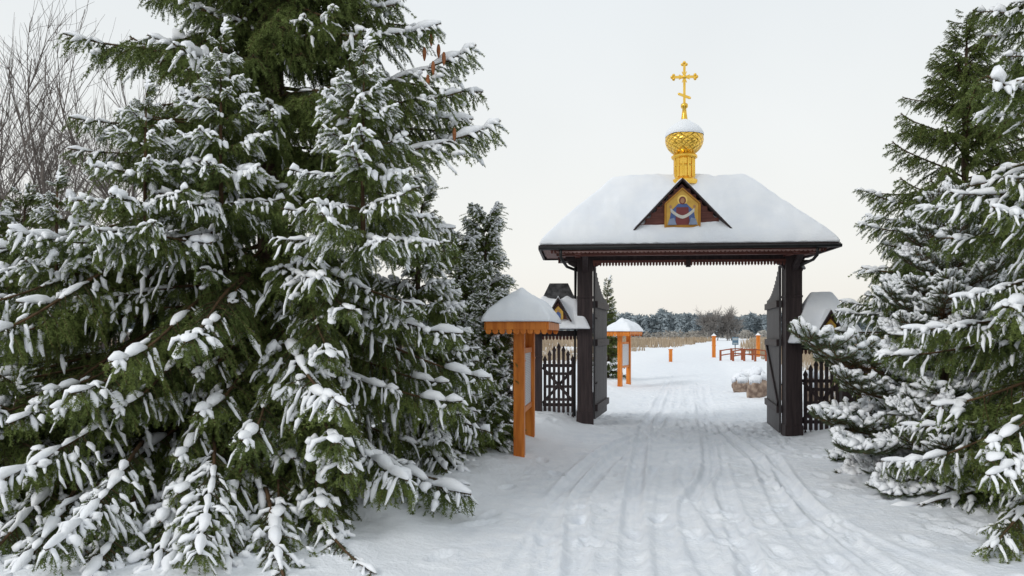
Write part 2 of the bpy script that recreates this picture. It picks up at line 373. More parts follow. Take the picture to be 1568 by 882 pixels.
def pine_proto(name,L,snow,seed,brown=0.22):
    r=np.random.default_rng(seed); mb=MB(); n=16;u=np.linspace(0,1,n)
    ax=np.stack([u*L,.06*L*np.sin(u*4+seed)*u,L*(-.12*u+.14*u**3)],1)
    mb.tube(ax,(.006+.014*L*(1-u)),5,0)
    S0,S1,SM=[],[],[]
    def seg(P,m):
        for a,b in zip(P[:-1],P[1:]): S0.append(a);S1.append(b);SM.append(m)
    def shoot(p,d,l,depth):
        m=max(5,int(l/.035)); P=poly(p,d,l,m,-.45*r.uniform(.3,1),r=r)
        mb.tube(P,np.linspace(.007,.004,m),4,0,cap=False)
        c=int(m*(.15 if depth else .45)); seg(P[c:],1)
        if r.random()<brown*3: seg(P[:c+1],2)
        if r.random()<snow:
            k=max(3,int(m*r.uniform(.5,.9))); snow_strip(mb,P[-k:],r.uniform(.075,.13),r.uniform(.05,.085),r,sides=7,lift=.8)
        if depth<1 and l>.16:
            for q in np.arange(.35,.95,.18):
                for sd in(-1,1):
                    k=int(q*(m-2)); t=norm(P[k+1]-P[k]); a=r.uniform(40,60)*D2R
                    shoot(P[k],norm(t*math.cos(a)+np.array([-t[1],t[0],0])*sd*math.sin(a)+np.array([0,0,r.uniform(-.15,.25)])),r.uniform(.1,.2),depth+1)
    s=.25*L
    while s<L:
        k=min(int(s/L*(n-1)),n-2);t=norm(ax[k+1]-ax[k])
        for sd in(-1,1):
            a=r.uniform(45,65)*D2R
            shoot(ax[k],norm(t*math.cos(a)+np.array([-t[1],t[0],0])*sd*math.sin(a)+np.array([0,0,r.uniform(-.2,.2)])),(.38*(1-s/L)**.6+.12)*r.uniform(.8,1.1),0)
        s+=.11
    seg(ax[int(n*.6):],1); seg(ax[3:int(n*.6)],2); snow_strip(mb,ax[-5:],.1,.07,r,sides=7,lift=.7)
    add_needles(mb,S0,S1,SM,340,.055,.0065,fwd=.9,r=r,upb=.25)
    return bpy.data.objects.new(name,mb.mesh(name,[M_twig,M_p1,M_pb,M_snowb]))

PC=bpy.data.collections.new('bough_library')
protos=[]; tags={}
def reg(tag,fn,*a,**k):
    i=len(protos); o=fn('bough_%02d'%i,*a,**k); PC.objects.link(o); protos.append(o); tags.setdefault(tag,[]).append(i)
for i in range(4): reg('LH',spruce_proto,2.4,[.60,.70,.54,.64][i],20+i,.32,.60,.095,.7)
for i in range(2): reg('LL',spruce_proto,2.4,.28,30+i,.3,.60,.095,.8)
for i in range(3): reg('SH',spruce_proto,1.2,.52,40+i,.12,.42,.08,.6)
for i in range(2): reg('SL',spruce_proto,1.2,.28,50+i,.12,.42,.08,.6)
reg('SN',spruce_proto,1.2,0.0,60,.12,.40,.085,.3)
for i in range(2): reg('MH',spruce_proto,.6,.58,70+i,.04,.24,.06,.25)
reg('MN',spruce_proto,.6,.0,80,.04,.22,.06,.15)
for i in range(3): reg('PH',pine_proto,1.1,.85,90+i)
LEN={'L':2.4,'S':1.2,'M':.6,'P':1.1}

ng=bpy.data.node_groups.new('scatter_boughs','GeometryNodeTree')
ng.interface.new_socket('Geometry',in_out='INPUT',socket_type='NodeSocketGeometry')
ng.interface.new_socket('Geometry',in_out='OUTPUT',socket_type='NodeSocketGeometry')
gi=ng.nodes.new('NodeGroupInput');go=ng.nodes.new('NodeGroupOutput')
ip=ng.nodes.new('GeometryNodeInstanceOnPoints');ci=ng.nodes.new('GeometryNodeCollectionInfo')
ci.inputs['Collection'].default_value=PC; ci.inputs['Separate Children'].default_value=True; ci.inputs['Reset Children'].default_value=True
def named(nm,ty):
    n=ng.nodes.new('GeometryNodeInputNamedAttribute'); n.data_type=ty; n.inputs['Name'].default_value=nm
    return n.outputs['Attribute']
ip.inputs['Pick Instance'].default_value=True
ng.links.new(gi.outputs[0],ip.inputs['Points']);ng.links.new(ci.outputs[0],ip.inputs['Instance'])
ng.links.new(named('idx','INT'),ip.inputs['Instance Index'])
er=ng.nodes.new('FunctionNodeEulerToRotation'); ng.links.new(named('rot','FLOAT_VECTOR'),er.inputs[0])
ng.links.new(er.outputs[0],ip.inputs['Rotation'])
ng.links.new(named('scl','FLOAT'),ip.inputs['Scale'])
ng.links.new(ip.outputs[0],go.inputs[0])

class Crown:
    def __init__(s): s.p=[];s.r=[];s.s=[];s.i=[]
    def put(s,pos,yaw,pitch,length,tag,roll=None):
        s.p.append(pos); s.r.append((random.uniform(-.25,.25) if roll is None else roll,-pitch,yaw)); s.s.append(length/LEN[tag[0]]); s.i.append(random.choice(tags[tag]))
    def build(s,name,parent,loc):
        me=bpy.data.meshes.new(name); me.vertices.add(len(s.p)); me.vertices.foreach_set('co',np.array(s.p,float).ravel())
        a=me.attributes.new('rot','FLOAT_VECTOR','POINT');a.data.foreach_set('vector',np.array(s.r,float).ravel())
        a=me.attributes.new('scl','FLOAT','POINT');a.data.foreach_set('value',np.array(s.s,float))
        a=me.attributes.new('idx','INT','POINT');a.data.foreach_set('value',np.array(s.i,np.int32))
        o=bpy.data.objects.new(name,me);COL.objects.link(o);o.parent=parent;o.location=(0,0,0)
        md=o.modifiers.new('boughs','NODES');md.node_group=ng
        return o
def trunk(name,loc,H,r0,lean=(0,0)):
    mb=MB();u=np.linspace(0,1,16)
    P=np.stack([lean[0]*u+.03*np.sin(u*7),lean[1]*u+.03*np.cos(u*5),u*H-.2],1)
    mb.tube(P,r0*(1-u)**.8+.008,10,0)
    return mb.obj(name,[M_bark],loc=loc)
def spruce(name,loc,H,R0,zlo,step,per,snowf,r0=.12,pitch=(-22,35),seed=1,Rfun=None,top_none=False,az=None):
    random.seed(seed)
    t=trunk(name,loc,H,r0); c=Crown(); z=zlo
    while z<H-.1:
        q=(z-zlo)/(H-zlo); R=Rfun(z) if Rfun else R0*(1-q)**.85+.08
        n=per if R>.5 else 5
        a0=random.uniform(0,6.28)
        for k in range(n):
            a=a0+k*6.283/n+random.uniform(-.35,.35)
            f=1.0
            if az:
                f=az(a,z)
                if f<=0: continue
            elif math.sin(a)>.45 and R>.7 and random.random()<.35: continue
            l=f*R*random.uniform(.72,1.14); p=(pitch[0]+(pitch[1]-pitch[0])*q+random.uniform(-9,9))*D2R
            s=snowf(z,a)
            cl='L' if l>1.45 else('S' if l>.62 else 'M')
            lev=random.random()<s
            tag=cl+('H' if lev else {'L':'L','S':'L','M':'N'}[cl])
            if top_none and s<.05 and cl=='S': tag='SN'
            c.put((0.03*math.cos(a),.03*math.sin(a),z+random.uniform(-.1,.1)),a,p,l,tag)
        z+=step*(1 if R>1 else .75 if R>.5 else .5)*random.uniform(.85,1.15)
    c.put((0,0,H-.35),0,80*D2R,.4,'MN' if top_none else 'MH')
    return t,c
def leader(c,base,H,R,snow='H'):
    """upright secondary top: whorls of short snowy boughs"""
    z=0
    while z<H:
        q=z/H; rr=R*(1-q)**.9+.07
        a0=random.uniform(0,6.28); n=6
        for k in range(n):
            a=a0+k*6.283/n+random.uniform(-.3,.3); l=rr*random.uniform(.8,1.15)
            c.put((base[0],base[1],base[2]+z),a,(6+25*q+random.uniform(-8,8))*D2R,l,'SH' if l>.62 else 'MH')
        z+=.25 if rr>.4 else .17
    c.put((base[0],base[1],base[2]+H-.1),0,85*D2R,.28,'MH')

# ---- big spruce on the left
BL=(-2.62,8.0,0.2)
def Rbig(z): return float(np.interp(z,[0,.4,1.2,2.2,3.0,3.9,5.2,7,9,11],[2.2,2.4,2.3,2.1,2.05,2.35,1.85,1.4,.8,.1]))
def azbig(a,z):
    s=math.sin(a)
    if s>.3 and random.random()<.45: return 0
    if s<-.5 and 2.0<z<5.3: return 0 if random.random()<.2 else .66
    return 1
def sbig(z,a):
    if math.sin(a)<-.4 and 2.0<z<5.3: return .12
    return .58 if z<4.3 else .4
t,c=spruce('spruce_tree',BL,11,2.6,.15,.27,8,sbig,r0=.2,pitch=(-16,38),seed=4,Rfun=Rbig,az=azbig)
for i in range(110):
    z=random.uniform(.1,6.5); c.put((0,0,z),random.uniform(3.0,6.5),random.uniform(-35,15)*D2R,random.uniform(.5,.95)*1.5,'SN')
def L(x,y,z): return (x-BL[0],y-BL[1],z-BL[2])
LD=[(-3.15,6.35,2.55,1.22,.62),(-2.60,6.6,2.85,1.5,.60),(-1.26,6.25,2.50,1.60,.72),(-4.25,6.9,2.0,1.1,.6)]
for (x,y,zb,h,r) in LD:
    leader(c,L(x,y,zb),h,r)
mbl=MB()
for (x,y,zb,h,r) in LD:
    mbl.tube([L(x,y+.02,zb-.05),L(x,y,zb+.3),L(x,y,zb+.6),L(x+.01,y,zb+h)],[.022,.018,.014,.005],6,0)
mbl.obj('leader_stems',[M_twig],parent=t)
def bough_to(c,origin,tip,tag='LH',orig=BL):
    o=np.array(origin);tp=np.array(tip);d=tp-o;l=float(np.linalg.norm(d)); yaw=math.atan2(d[1],d[0]); pit=math.asin(d[2]/l)
    c.put(tuple(o-np.array(orig)),yaw,pit+.10,l*1.02,tag,roll=0)
for o_,t_ in [((-2.5,7.6,1.9),(-1.25,5.55,1.15)),((-2.4,7.4,1.5),(-1.45,5.6,1.25)),((-2.4,7.8,.9),(-.35,6.6,.35)),((-2.5,7.7,1.1),(-.8,6.0,.5)),
              ((-2.6,7.6,.8),(-1.6,5.4,.3)),((-2.8,7.6,1.0),(-2.6,5.3,.4)),((-3.0,7.6,1.0),(-3.3,5.5,.4)),((-2.4,8.0,2.2),(-.5,7.4,1.75)),
              ((-2.4,8.1,3.3),(-.2,7.7,3.95)),((-2.4,8.1,4.0),(-.45,7.6,4.7)),((-3.0,7.7,2.5),(-4.2,6.2,2.6)),((-3,7.6,2.2),(-4.0,6.1,2.0)),
              ((-2.7,7.7,2.8),(-3.3,6.0,2.4)),((-3,7.7,.5),(-4.0,5.9,.2)),((-2.4,7.6,2.4),(-1.6,6.0,2.2)),
              ((-2.4,6.6,.7),(-1.45,4.95,.08)),((-2.8,6.5,.7),(-2.15,4.7,.05)),((-3.3,6.5,.7),(-2.9,4.7,.1)),((-3.7,6.6,.7),(-3.5,4.8,.1)),
              ((-2.0,6.5,.5),(-.95,5.1,.05)),((-3.2,6.7,1.2),(-3.6,5.0,.6)),((-4.0,6.8,1.0),(-4.3,5.2,.3)),
              ((-2.0,6.0,.45),(-1.25,4.45,.02)),((-2.3,6.0,.45),(-1.65,4.35,.02)),((-2.7,6.0,.5),(-2.1,4.3,.02)),((-3.0,6.0,.5),(-2.6,4.3,.02)),((-3.5,6.0,.5),(-3.1,4.4,.05)),((-2.5,6.2,.8),(-1.9,4.7,.35)),((-3.1,6.2,.8),(-2.8,4.6,.35))]:
    bough_to(c,o_,t_)
for k in range(36):
    x=random.uniform(-4.6,-1.2); o_=(x*.6-1.1,7.3,random.uniform(.5,2.6)); bough_to(c,o_,(x,random.uniform(5.3,6.0),o_[2]-random.uniform(.3,.8)),'LL')
for k in range(12):
    o_=(-3.0,7.9,random.uniform(.5,3.2)); bough_to(c,o_,(random.uniform(-5.5,-4.6),random.uniform(6.4,8.4),o_[2]-random.uniform(.0,.5)),'LL')
c.build('crown',t,BL)
mb=MB()
for (x,y,z) in [(-.83,7.6,5.05),(-.76,7.65,4.95),(-.70,7.6,4.85),(-.80,7.5,4.72),(-.9,7.6,4.9),(-.6,7.7,4.1),(-.86,7.55,4.6)]:
    P=np.array([(x,y,z-.25-k*.02) for k in range(8)]); mb.tube(P-np.array(BL),.021*np.sin(np.linspace(.5,2.9,8)),8,0)
mb.obj('cones',[M_cone],parent=t)

def small_spruce(loc,H,R,seed,sn=.7,name='spruce_tree',**k):
    t,c=spruce(name,loc,H,R,.15,.24,7,lambda z,a:sn,r0=.07,seed=seed,**k); c.build('crown',t,loc); return t
small_spruce((-1.1,8.9,.2),3.3,1.0,21)
small_spruce((-5.6,7.4,.2),3.2,1.5,22,.5)
small_spruce((-6.6,10.0,.3),3.4,1.5,23,.4)
small_spruce((-4.1,6.1,.1),1.3,1.1,24,.6)

def thuja(loc,H,R,seed,sn=.6):
    random.seed(seed); t=trunk('thuja_tree',loc,H-.2,.05); c=Crown()
    z=.05
    while z<H-.1:
        q=z/H; rr=R*min(1,.75+q*1.2)*(1-q)**.45*(1 if q<.97 else .6)
        for k in range(8):
            a=random.uniform(0,6.28); l=random.uniform(.35,.55)*(1-.35*q)
            rad=max(0,rr-l*.55)
            tag='MH' if random.random()<sn*(.4+q) else 'MN'
            c.put((rad*math.cos(a),rad*math.sin(a),z-.1),a,random.uniform(25,60)*D2R,l,tag,roll=random.uniform(-.5,.5))
        z+=.11
    c.build('crown',t,loc)
thuja((-.36,9.9,.15),3.3,.36,31,1.1)
thuja((-.70,9.8,.15),3.0,.36,32,1.1)
thuja((-.50,10.6,.15),2.9,.4,33,.7)
t,c=spruce('young_spruce_tree',(3.62,28.0,.0),3.9,.6,.2,.18,6,lambda z,a:.25,r0=.05,pitch=(5,45),seed=37); c.build('crown',t,None)

# ---- right hand trees
t,c=spruce('spruce_tree',(6.75,11.0,0),6.5,2.15,.3,.24,7,lambda z,a:(.5 if z<2.5 else(.25 if z<3.4 else 0.0)),r0=.11,pitch=(-8,42),seed=41,top_none=True,Rfun=lambda z:float(np.interp(z,[0,1,2.5,3.6,4.6,5.6,6.5],[1.6,1.7,1.75,1.45,1.05,.55,.1])))
c.build('crown',t,None)
t,c=spruce('spruce_tree',(5.35,6.7,0),8,2.0,.2,.26,8,lambda z,a:.62,r0=.13,pitch=(-16,32),seed=43,Rfun=lambda z:float(np.interp(z,[0,.6,1.7,3,4.2,6,8],[1.6,1.9,1.75,1.45,1.0,.65,.1])))
for o_,t_ in [((5.0,6.6,.5),(3.6,5.5,.1)),((5.0,6.5,.5),(3.9,5.1,.1)),((5.0,6.6,1.0),(3.7,5.6,.6))]: bough_to(c,o_,t_,'LH',(5.35,6.7,0))
c.build('crown',t,None)
def pine(loc,H,R,seed,extra=()):
    random.seed(seed); t=trunk('pine_tree',loc,H,.09);c=Crown(); z=.15
    while z<H:
        q=z/H; rr=R*(1-q)**.6+.2
        a0=random.uniform(0,6.28)
        for k in range(7):
            a=a0+k*.9+random.uniform(-.3,.3); l=rr*random.uniform(.8,1.1)
            if l>1.05:
                o=l-1.0; c.put((o*math.cos(a),o*math.sin(a),z-.1*o),a,(-8+35*q+random.uniform(-8,8))*D2R,1.05,'PH')
                if k%2: c.put((.1*math.cos(a),.1*math.sin(a),z),a,0,.9,'PH')
            else: c.put((0,0,z),a,(-5+45*q+random.uniform(-8,8))*D2R,l,'PH')
        z+=.28
    c.put((0,0,H-.3),0,1.4,.5,'PH')
    for o_,t_ in extra: bough_to(c,o_,t_,'PH',loc)
    c.build('crown',t,loc)
pine((5.25,9.0,0),3.35,.98,51,[((4.6,8.9,1.2),(3.35,8.6,1.50)),((4.5,8.8,.5),(3.55,8.4,.62)),((4.4,8.6,.4),(3.6,8.0,.35)),((4.6,8.9,.9),(3.8,8.6,1.1))])
pine((4.6,7.9,0),.9,.8,52)

# ------------------------------------------------------------------ bare trees
def bare(mb,base,H,n1,r0,spread,seed,depth=3,up=.55,mat=0,cf=.5):
    r=np.random.default_rng(seed)
    def br(p,d,l,rad,dep):
        m=6;P=[np.array(p,float)];dd=np.array(d,float)
        for k in range(m-1):
            dd=norm(dd+r.normal(0,.10,3)+np.array([0,0,up*.12])); P.append(P[-1]+dd*l/(m-1))
        P=np.array(P); mb.tube(P,np.linspace(rad,rad*.45,m),4 if rad>.02 else 3,mat,cap=False)
        if dep<=0: return
        for k in range(n1):
            q=r.uniform(.25,1); i=min(int(q*(m-1)),m-2); t=norm(P[i+1]-P[i])
            a=r.normal(size=3); a-=t*np.dot(a,t); a=norm(a)
            an=r.uniform(.35,1)*spread
            br(P[i],norm(t*math.cos(an)+a*math.sin(an)),l*r.uniform(.45,.7),rad*cf,dep-1)
    br(base,(0,0,1),H*.55,r0,depth)
for i,(x,y,H,s) in enumerate([(-8.6,13.5,8.5,1),(-9.8,14.6,9,2),(-7.9,15.5,8,3),(-10.8,16,9,4),(-6.9,17.5,7,5),(-11.5,17,10,6),(-9.2,18.5,9,7)]):
    mb=MB(); bare(mb,(0,0,0),H,8,.055,.7,s,depth=3,cf=.45); mb.obj('bare_birch_tree',[M_bare],loc=(x,y,gz(x,y)-.05))
mb=MB()
for k in range(9): bare(mb,(rng.uniform(-4.5,4.5),rng.uniform(-2,2),0),rng.uniform(8.5,11),8,.18,.95,60+k,depth=3,up=.3,cf=.58)
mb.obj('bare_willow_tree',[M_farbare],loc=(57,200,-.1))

# ------------------------------------------------------------------ distant forest and reeds
def leafmass(name,mat,ang,d0,d1,N,h0,h1,per,sz,seed,shape='cone'):
    r=np.random.default_rng(seed); a=r.uniform(ang[0],ang[1],N)*D2R; d=r.uniform(d0,d1,N)
    x=np.sin(a)*d;y=np.cos(a)*d; nz=vnoise(a*40,a*0+seed)*.7+vnoise(a*130,a*0+seed)*.5
    H=(h0+h1)/2+(h1-h0)*(nz)+r.normal(0,(h1-h0)*.12,N)
    ix=np.repeat(np.arange(N),per); u=r.random(len(ix))**.8
    if shape=='cone': rad=(1-u)*H[ix]*.17+.25
    else: rad=np.sqrt(np.clip(1-(2*u-1)**2,0,1))*H[ix]*.35+.2
    th=r.uniform(0,6.28,len(ix)); c=np.stack([x[ix]+rad*np.cos(th),y[ix]+rad*np.sin(th),u*H[ix]],-1)
    V=c[:,None]+r.normal(0,sz,(len(ix),3,3))*np.array([1,1,.8]); V[...,2]=np.maximum(V[...,2],-.2)
    mb=MB(); mb.add(V.reshape(-1,3),np.arange(3*len(ix)).reshape(-1,3)); return mb.obj(name,[mat])
leafmass('distant_forest',M_farhaze,(-45,50),400,480,3800,10,14.5,80,.8,1)
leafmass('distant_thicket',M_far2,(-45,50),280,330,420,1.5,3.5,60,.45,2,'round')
def reeds(name,fn,N,h0,h1,w,seed):
    r=np.random.default_rng(seed); x,y=fn(r,N); m=len(x)
    z=ground_h(x,y,False)-.05; H=r.uniform(h0,h1,m); a=r.uniform(0,3.14,m)
    W=w*np.clip(y/60,.25,3)
    dx=np.cos(a)*W;dy=np.sin(a)*W; l=r.normal(0,.12,(m,2))*H[:,None]
    V=np.stack([np.stack([x-dx,y-dy,z],-1),np.stack([x+dx,y+dy,z],-1),np.stack([x+l[:,0],y+l[:,1],z+H],-1)],1)
    mb=MB(); mb.add(V.reshape(-1,3),np.arange(3*m).reshape(-1,3)); mb.obj(name,[M_reed])
def field(r,N):
    y=75+110*r.random(N)**1.2; x=r.uniform(-80,140,N)
    k=(np.abs(x-road_c(y))>road_w(y)+2)&(vnoise(x*.05,y*.08)+vnoise(x*.3,y*.2)*.5>-.05); return x[k],y[k]
reeds('reed_bed',field,80000,.6,1.35,.045,5)
def near_r(r,N):
    y=r.uniform(30,75,N); x=r.uniform(5.0,26,N)+road_c(y)
    k=(vnoise(x*.35,y*.3)+vnoise(x*1.2,y)*.4>.0); return x[k],y[k]
reeds('reed_bed',near_r,22000,.4,1.2,.03,6)
def near_g(r,N):
    y=r.uniform(15.5,22,N); x=r.uniform(7.0,9.5,N)*y/17.; k=vnoise(x*1.5,y*1.2)>.0; return x[k],y[k]
reeds('dry_grass',near_g,4500,.3,.95,.035,8)
def near_l(r,N):
    y=r.uniform(40,75,N); x=road_c(y)-r.uniform(5.5,30,N); k=vnoise(x*.4,y*.3)+vnoise(x*1.2,y)*.4>.08; return x[k],y[k]
reeds('reed_bed',near_l,15000,.3,.8,.03,7)

# ------------------------------------------------------------------ snow sheets / hip roofs
def sheet(mb,xs,ys,zf,thick,mat,seed=0,rim=.03,edge=.12,amp=.02):
    X,Y=np.meshgrid(xs,ys); B=zf(X,Y)
    e=np.minimum(np.minimum(X-xs[0],xs[-1]-X),np.minimum(Y-ys[0],ys[-1]-Y))
    t=rim+(thick-rim)*np.sqrt(np.clip(1-(1-np.clip(e/edge,0,1))**2,0,1))
    T=B+t+amp*vnoise(X*3+seed,Y*3+seed)*np.clip(e/edge,0,1)+amp*.4*vnoise(X*10+seed,Y*10)
    ny,nx=X.shape; i=np.arange(ny-1)[:,None]*nx+np.arange(nx-1)[None]
    n=nx*ny; f=np.stack([i,i+1,i+nx+1,i+nx],-1).reshape(-1,4)
    V=np.concatenate([np.stack([X,Y,T],-1).reshape(-1,3),np.stack([X,Y,B+.004],-1).reshape(-1,3)])
    ring=list(range(nx))+[nx-1+k*nx for k in range(1,ny)]+[(ny-1)*nx+k for k in range(nx-2,-1,-1)]+[k*nx for k in range(ny-2,0,-1)]
    ring=np.array(ring); nr=np.roll(ring,-1)
    b=mb.n
    mb.add(V,f,mat,True); mb.f.append((np.stack([ring+n,nr+n,nr,ring],-1)+b,mat,True)); mb.f.append((f[:,::-1]+n+b,mat,True))
def hipf(hx,hy,rl,ze,rise,soft=.05):
    def f(X,Y):
        a=(hy-np.abs(Y))/hy; b=(hx-np.abs(X))/(hx-rl) 
        h=.5*(a+b-np.sqrt((a-b)**2+soft**2)); return ze+rise*np.minimum(np.maximum(h,0),.99)
    return f
def hiproof(mb,hx,hy,rl,ze,rise,mat,matsoffit):
    v=[(-hx,-hy,ze),(hx,-hy,ze),(hx,hy,ze),(-hx,hy,ze),(-rl,0,ze+rise),(rl,0,ze+rise)]
    b=mb.n; mb.add(v,[(0,1,5,4),(2,3,4,5)],mat); mb.f.append((np.array([[1,2,5],[3,0,4]])+b,mat,False)); mb.f.append((np.array([[3,2,1,0]])+b,matsoffit,False))

# ------------------------------------------------------------------ main gateway
G=empty('wooden_gateway',(3.15,13.3,0),-5*D2R)
zl=gz(1.33,13.45);zr=gz(4.97,13.15)
for nm,xc,zb in(('post_left',-1.83,zl-.1),('post_right',1.83,zr-.1)):
    mb=MB(); mb.box(xc-.14,xc+.14,-.14,.14,zb,3.16); mb.box(xc-.15,xc+.15,-.15,.15,2.35,2.39);mb.box(xc-.155,xc+.155,-.155,.155,zb,zb+.2+.1)
    for sd in(-1,1):
        mb.extrude([(xc+sd*.14,2.84),(xc+sd*.14,3.02),(xc+sd*.32,3.02),(xc+sd*.30,2.98),(xc+sd*.19,2.92)][::sd],-.05,.05,0)
        mb.beam((xc,sd*.14,2.85),(xc,sd*.6,3.12),.09,.09,0)
    mb.obj(nm,[M_dark],parent=G,bevel=.008)
RX=-.13; HX=2.45
mb=MB()
mb.box(RX-2.15,RX+2.15,-.11,.11,3.02,3.17,0)
for y in(-.62,.62): mb.box(RX-2.2,RX+2.2,y-.05,y+.05,3.06,3.165,1)
for x in(-2.1,-1.83,1.83,2.1): mb.box(RX+x-.05,RX+x+.05,-.8,.8,3.075,3.168,1)
mb.box(RX-HX+.03,RX+HX-.03,-.845,.845,3.168,3.186,1)
mb.box(RX-HX-.01,RX+HX+.01,-.885,-.85,3.14,3.225,0);mb.box(RX-HX-.01,RX+HX+.01,.85,.885,3.14,3.225,0)
mb.box(RX-HX-.05,RX-HX-.011,-.88,.88,3.142,3.223,0);mb.box(RX+HX+.011,RX+HX+.05,-.88,.88,3.142,3.223,0)
def lace(x0,x1,y,z1,h,w=.055,mat=2):
    n=int((x1-x0)/w); w=(x1-x0)/n
    mb.box(x0,x1,y-.008,y+.008,z1-h*.4,z1,mat)
    for i in range(n):
        xc=x0+(i+.5)*w; mb.extrude([(xc-w*.36,z1-h*.4),(xc-w*.36,z1-h*.75),(xc,z1-h),(xc+w*.36,z1-h*.75),(xc+w*.36,z1-h*.4)],y-.008,y+.008,mat)
lace(RX-2.3,RX+2.3,-.80,3.165,.085,mat=1)
lace(-1.69,1.69,-.13,3.03,.11,mat=1); lace(RX-2.2,RX+2.2,-.825,3.125,.035,w=.07,mat=2)
mb.box(-.04,.04,-.16,-.1,2.90,3.02,0)
mb.obj('roof_frame',[M_dark,M_brown,M_lace],parent=G)
mb=MB(); hiproof(mb,HX,.86,1.15,3.2,1.22,0,1)
mb.obj('roof',[M_shingle,M_brown],parent=G,loc=(RX,0,0))
mb=MB(); sheet(mb,np.linspace(-HX-.03,HX+.03,200),np.linspace(-.89,.89,90),hipf(HX+.03,.89,1.17,3.225,1.24),.12,0,seed=3,amp=.06,rim=.035)
mb.obj('roof_snow',[M_snow],parent=G,loc=(RX,0,0))
mb=MB()
mb.tube([(RX-HX-.05,-.92,3.17),(RX+HX+.05,-.92,3.17)],.03,10,0)
for sd in(-1,1):
    x=RX+sd*2.12; mb.tube([(x,-.9,3.14),(x,-.88,3.02),(x-sd*.04,-.8,2.95),(x-sd*.1,-.35,2.90),(sd*2.0,-.15,2.86)],.026,8,0)
    mb.tube([(sd*2.0,-.1,2.9),(sd*2.0,.1,2.80),(sd*2.02,.1,.2)],.026,8,0)
mb.obj('gutter',[M_metal],parent=G)
# dormer
DX=-.19; yb=-.70
mb=MB()
mb.extrude([(-.76,3.47),(.76,3.47),(0,4.27)],yb,yb+.5,0)
for i in range(7):
    z=3.50+i*.1; hw=.76*(4.27-z)/.8; mb.box(-hw+.02,hw-.02,yb-.006,yb,z,z+.085,0)
for sd in(-1,1):
    pts=[(sd*.87,3.44),(0,4.36),(0,4.32),(sd*.83,3.44)]
    mb.extrude(pts if sd>0 else pts[::-1],yb-.09,yb+.60,1)
mb.box(-.82,.82,yb-.05,yb-.002,3.43,3.467,1)
mb.obj('dormer',[M_brown,M_dark],parent=G,loc=(DX,0,0))
mb=MB()
f=lambda X,Y:4.365-.92/.87*np.sqrt(X*X+.0009)
sheet(mb,np.linspace(-.87,.87,60),np.linspace(yb-.06,yb+.66,26),f,.035,0,seed=9,rim=.012,edge=.1,amp=.02)
mb.obj('dormer_snow',[M_snow],parent=G,loc=(DX,0,0))
# icon
I_gold=flat('icon_gold',(0.62,0.38,0.08),.4,.3); I_fr=flat('icon_frame',(0.50,0.24,0.04),.45,.2); I_blue=flat('icon_blue',(0.09,0.14,0.32)); I_red=flat('icon_red',(0.20,0.05,0.05))
I_skin=flat('icon_skin',(0.42,0.22,0.12)); I_white=flat('icon_white',(0.62,0.60,0.54)); I_halo=flat('icon_halo',(0.85,0.62,0.18),.35,.4); I_grey=flat('icon_blue_light',(0.25,0.30,0.42))
mb=MB(); y=yb-.05
def ell(cx,cz,rx,rz,n=20,a0=0,a1=360): return [(cx+rx*math.cos(math.radians(a0+(a1-a0)*k/(n if a1-a0==360 else n-1))),cz+rz*math.sin(math.radians(a0+(a1-a0)*k/(n if a1-a0==360 else n-1)))) for k in range(n)]
pen=lambda s:[(-.30*s,3.52+(1-s)*.3),(.30*s,3.52+(1-s)*.3),(.30*s,3.92),(.0,4.20-(1-s)*.35),(-.30*s,3.92)]
mb.extrude(pen(1),y,y+.05,0); mb.extrude(pen(.88),y-.004,y,1)
def band():
    up=[(x,3.72+.13*(abs(x)/.2)**1.6) for x in np.linspace(-.2,.2,13)]; lo=[(x,3.665+.12*(abs(x)/.2)**1.6) for x in np.linspace(.2,-.2,13)]
    return up+lo
layer=[(ell(0,3.985,.085,.085),2),([(-.23,3.56),(-.19,3.80),(-.07,3.92),(.07,3.92),(.19,3.80),(.23,3.56)],3),([(-.12,3.56),(-.10,3.86),(.10,3.86),(.12,3.56)],4),
       (band()[::-1],6),
       (ell(0,3.975,.058,.066),4),(ell(0,3.97,.036,.046),5),(ell(-.2,3.87,.022,.026),5),(ell(.2,3.87,.022,.026),5),
       ([(-.25,3.56),(-.22,3.66),(-.14,3.68),(-.10,3.56)],7),([(.25,3.56),(.10,3.56),(.14,3.68),(.22,3.66)],7)]
for k,(p,m) in enumerate(layer):
    yy=y-.006-.003*k; mb.extrude(p,yy,yy+.002,m)
for sd in(-1,1): mb.beam((sd*.29,y-.012,3.53),(sd*.29,y-.012,3.91),.02,.03,0,up=(0,1,0)); mb.beam((sd*.29,y-.012,3.92),(0,y-.012,4.18),.03,.02,0)
mb.obj('icon_painting',[I_fr,I_gold,I_halo,I_blue,I_red,I_skin,I_white,I_grey],parent=G,loc=(DX,0,0))
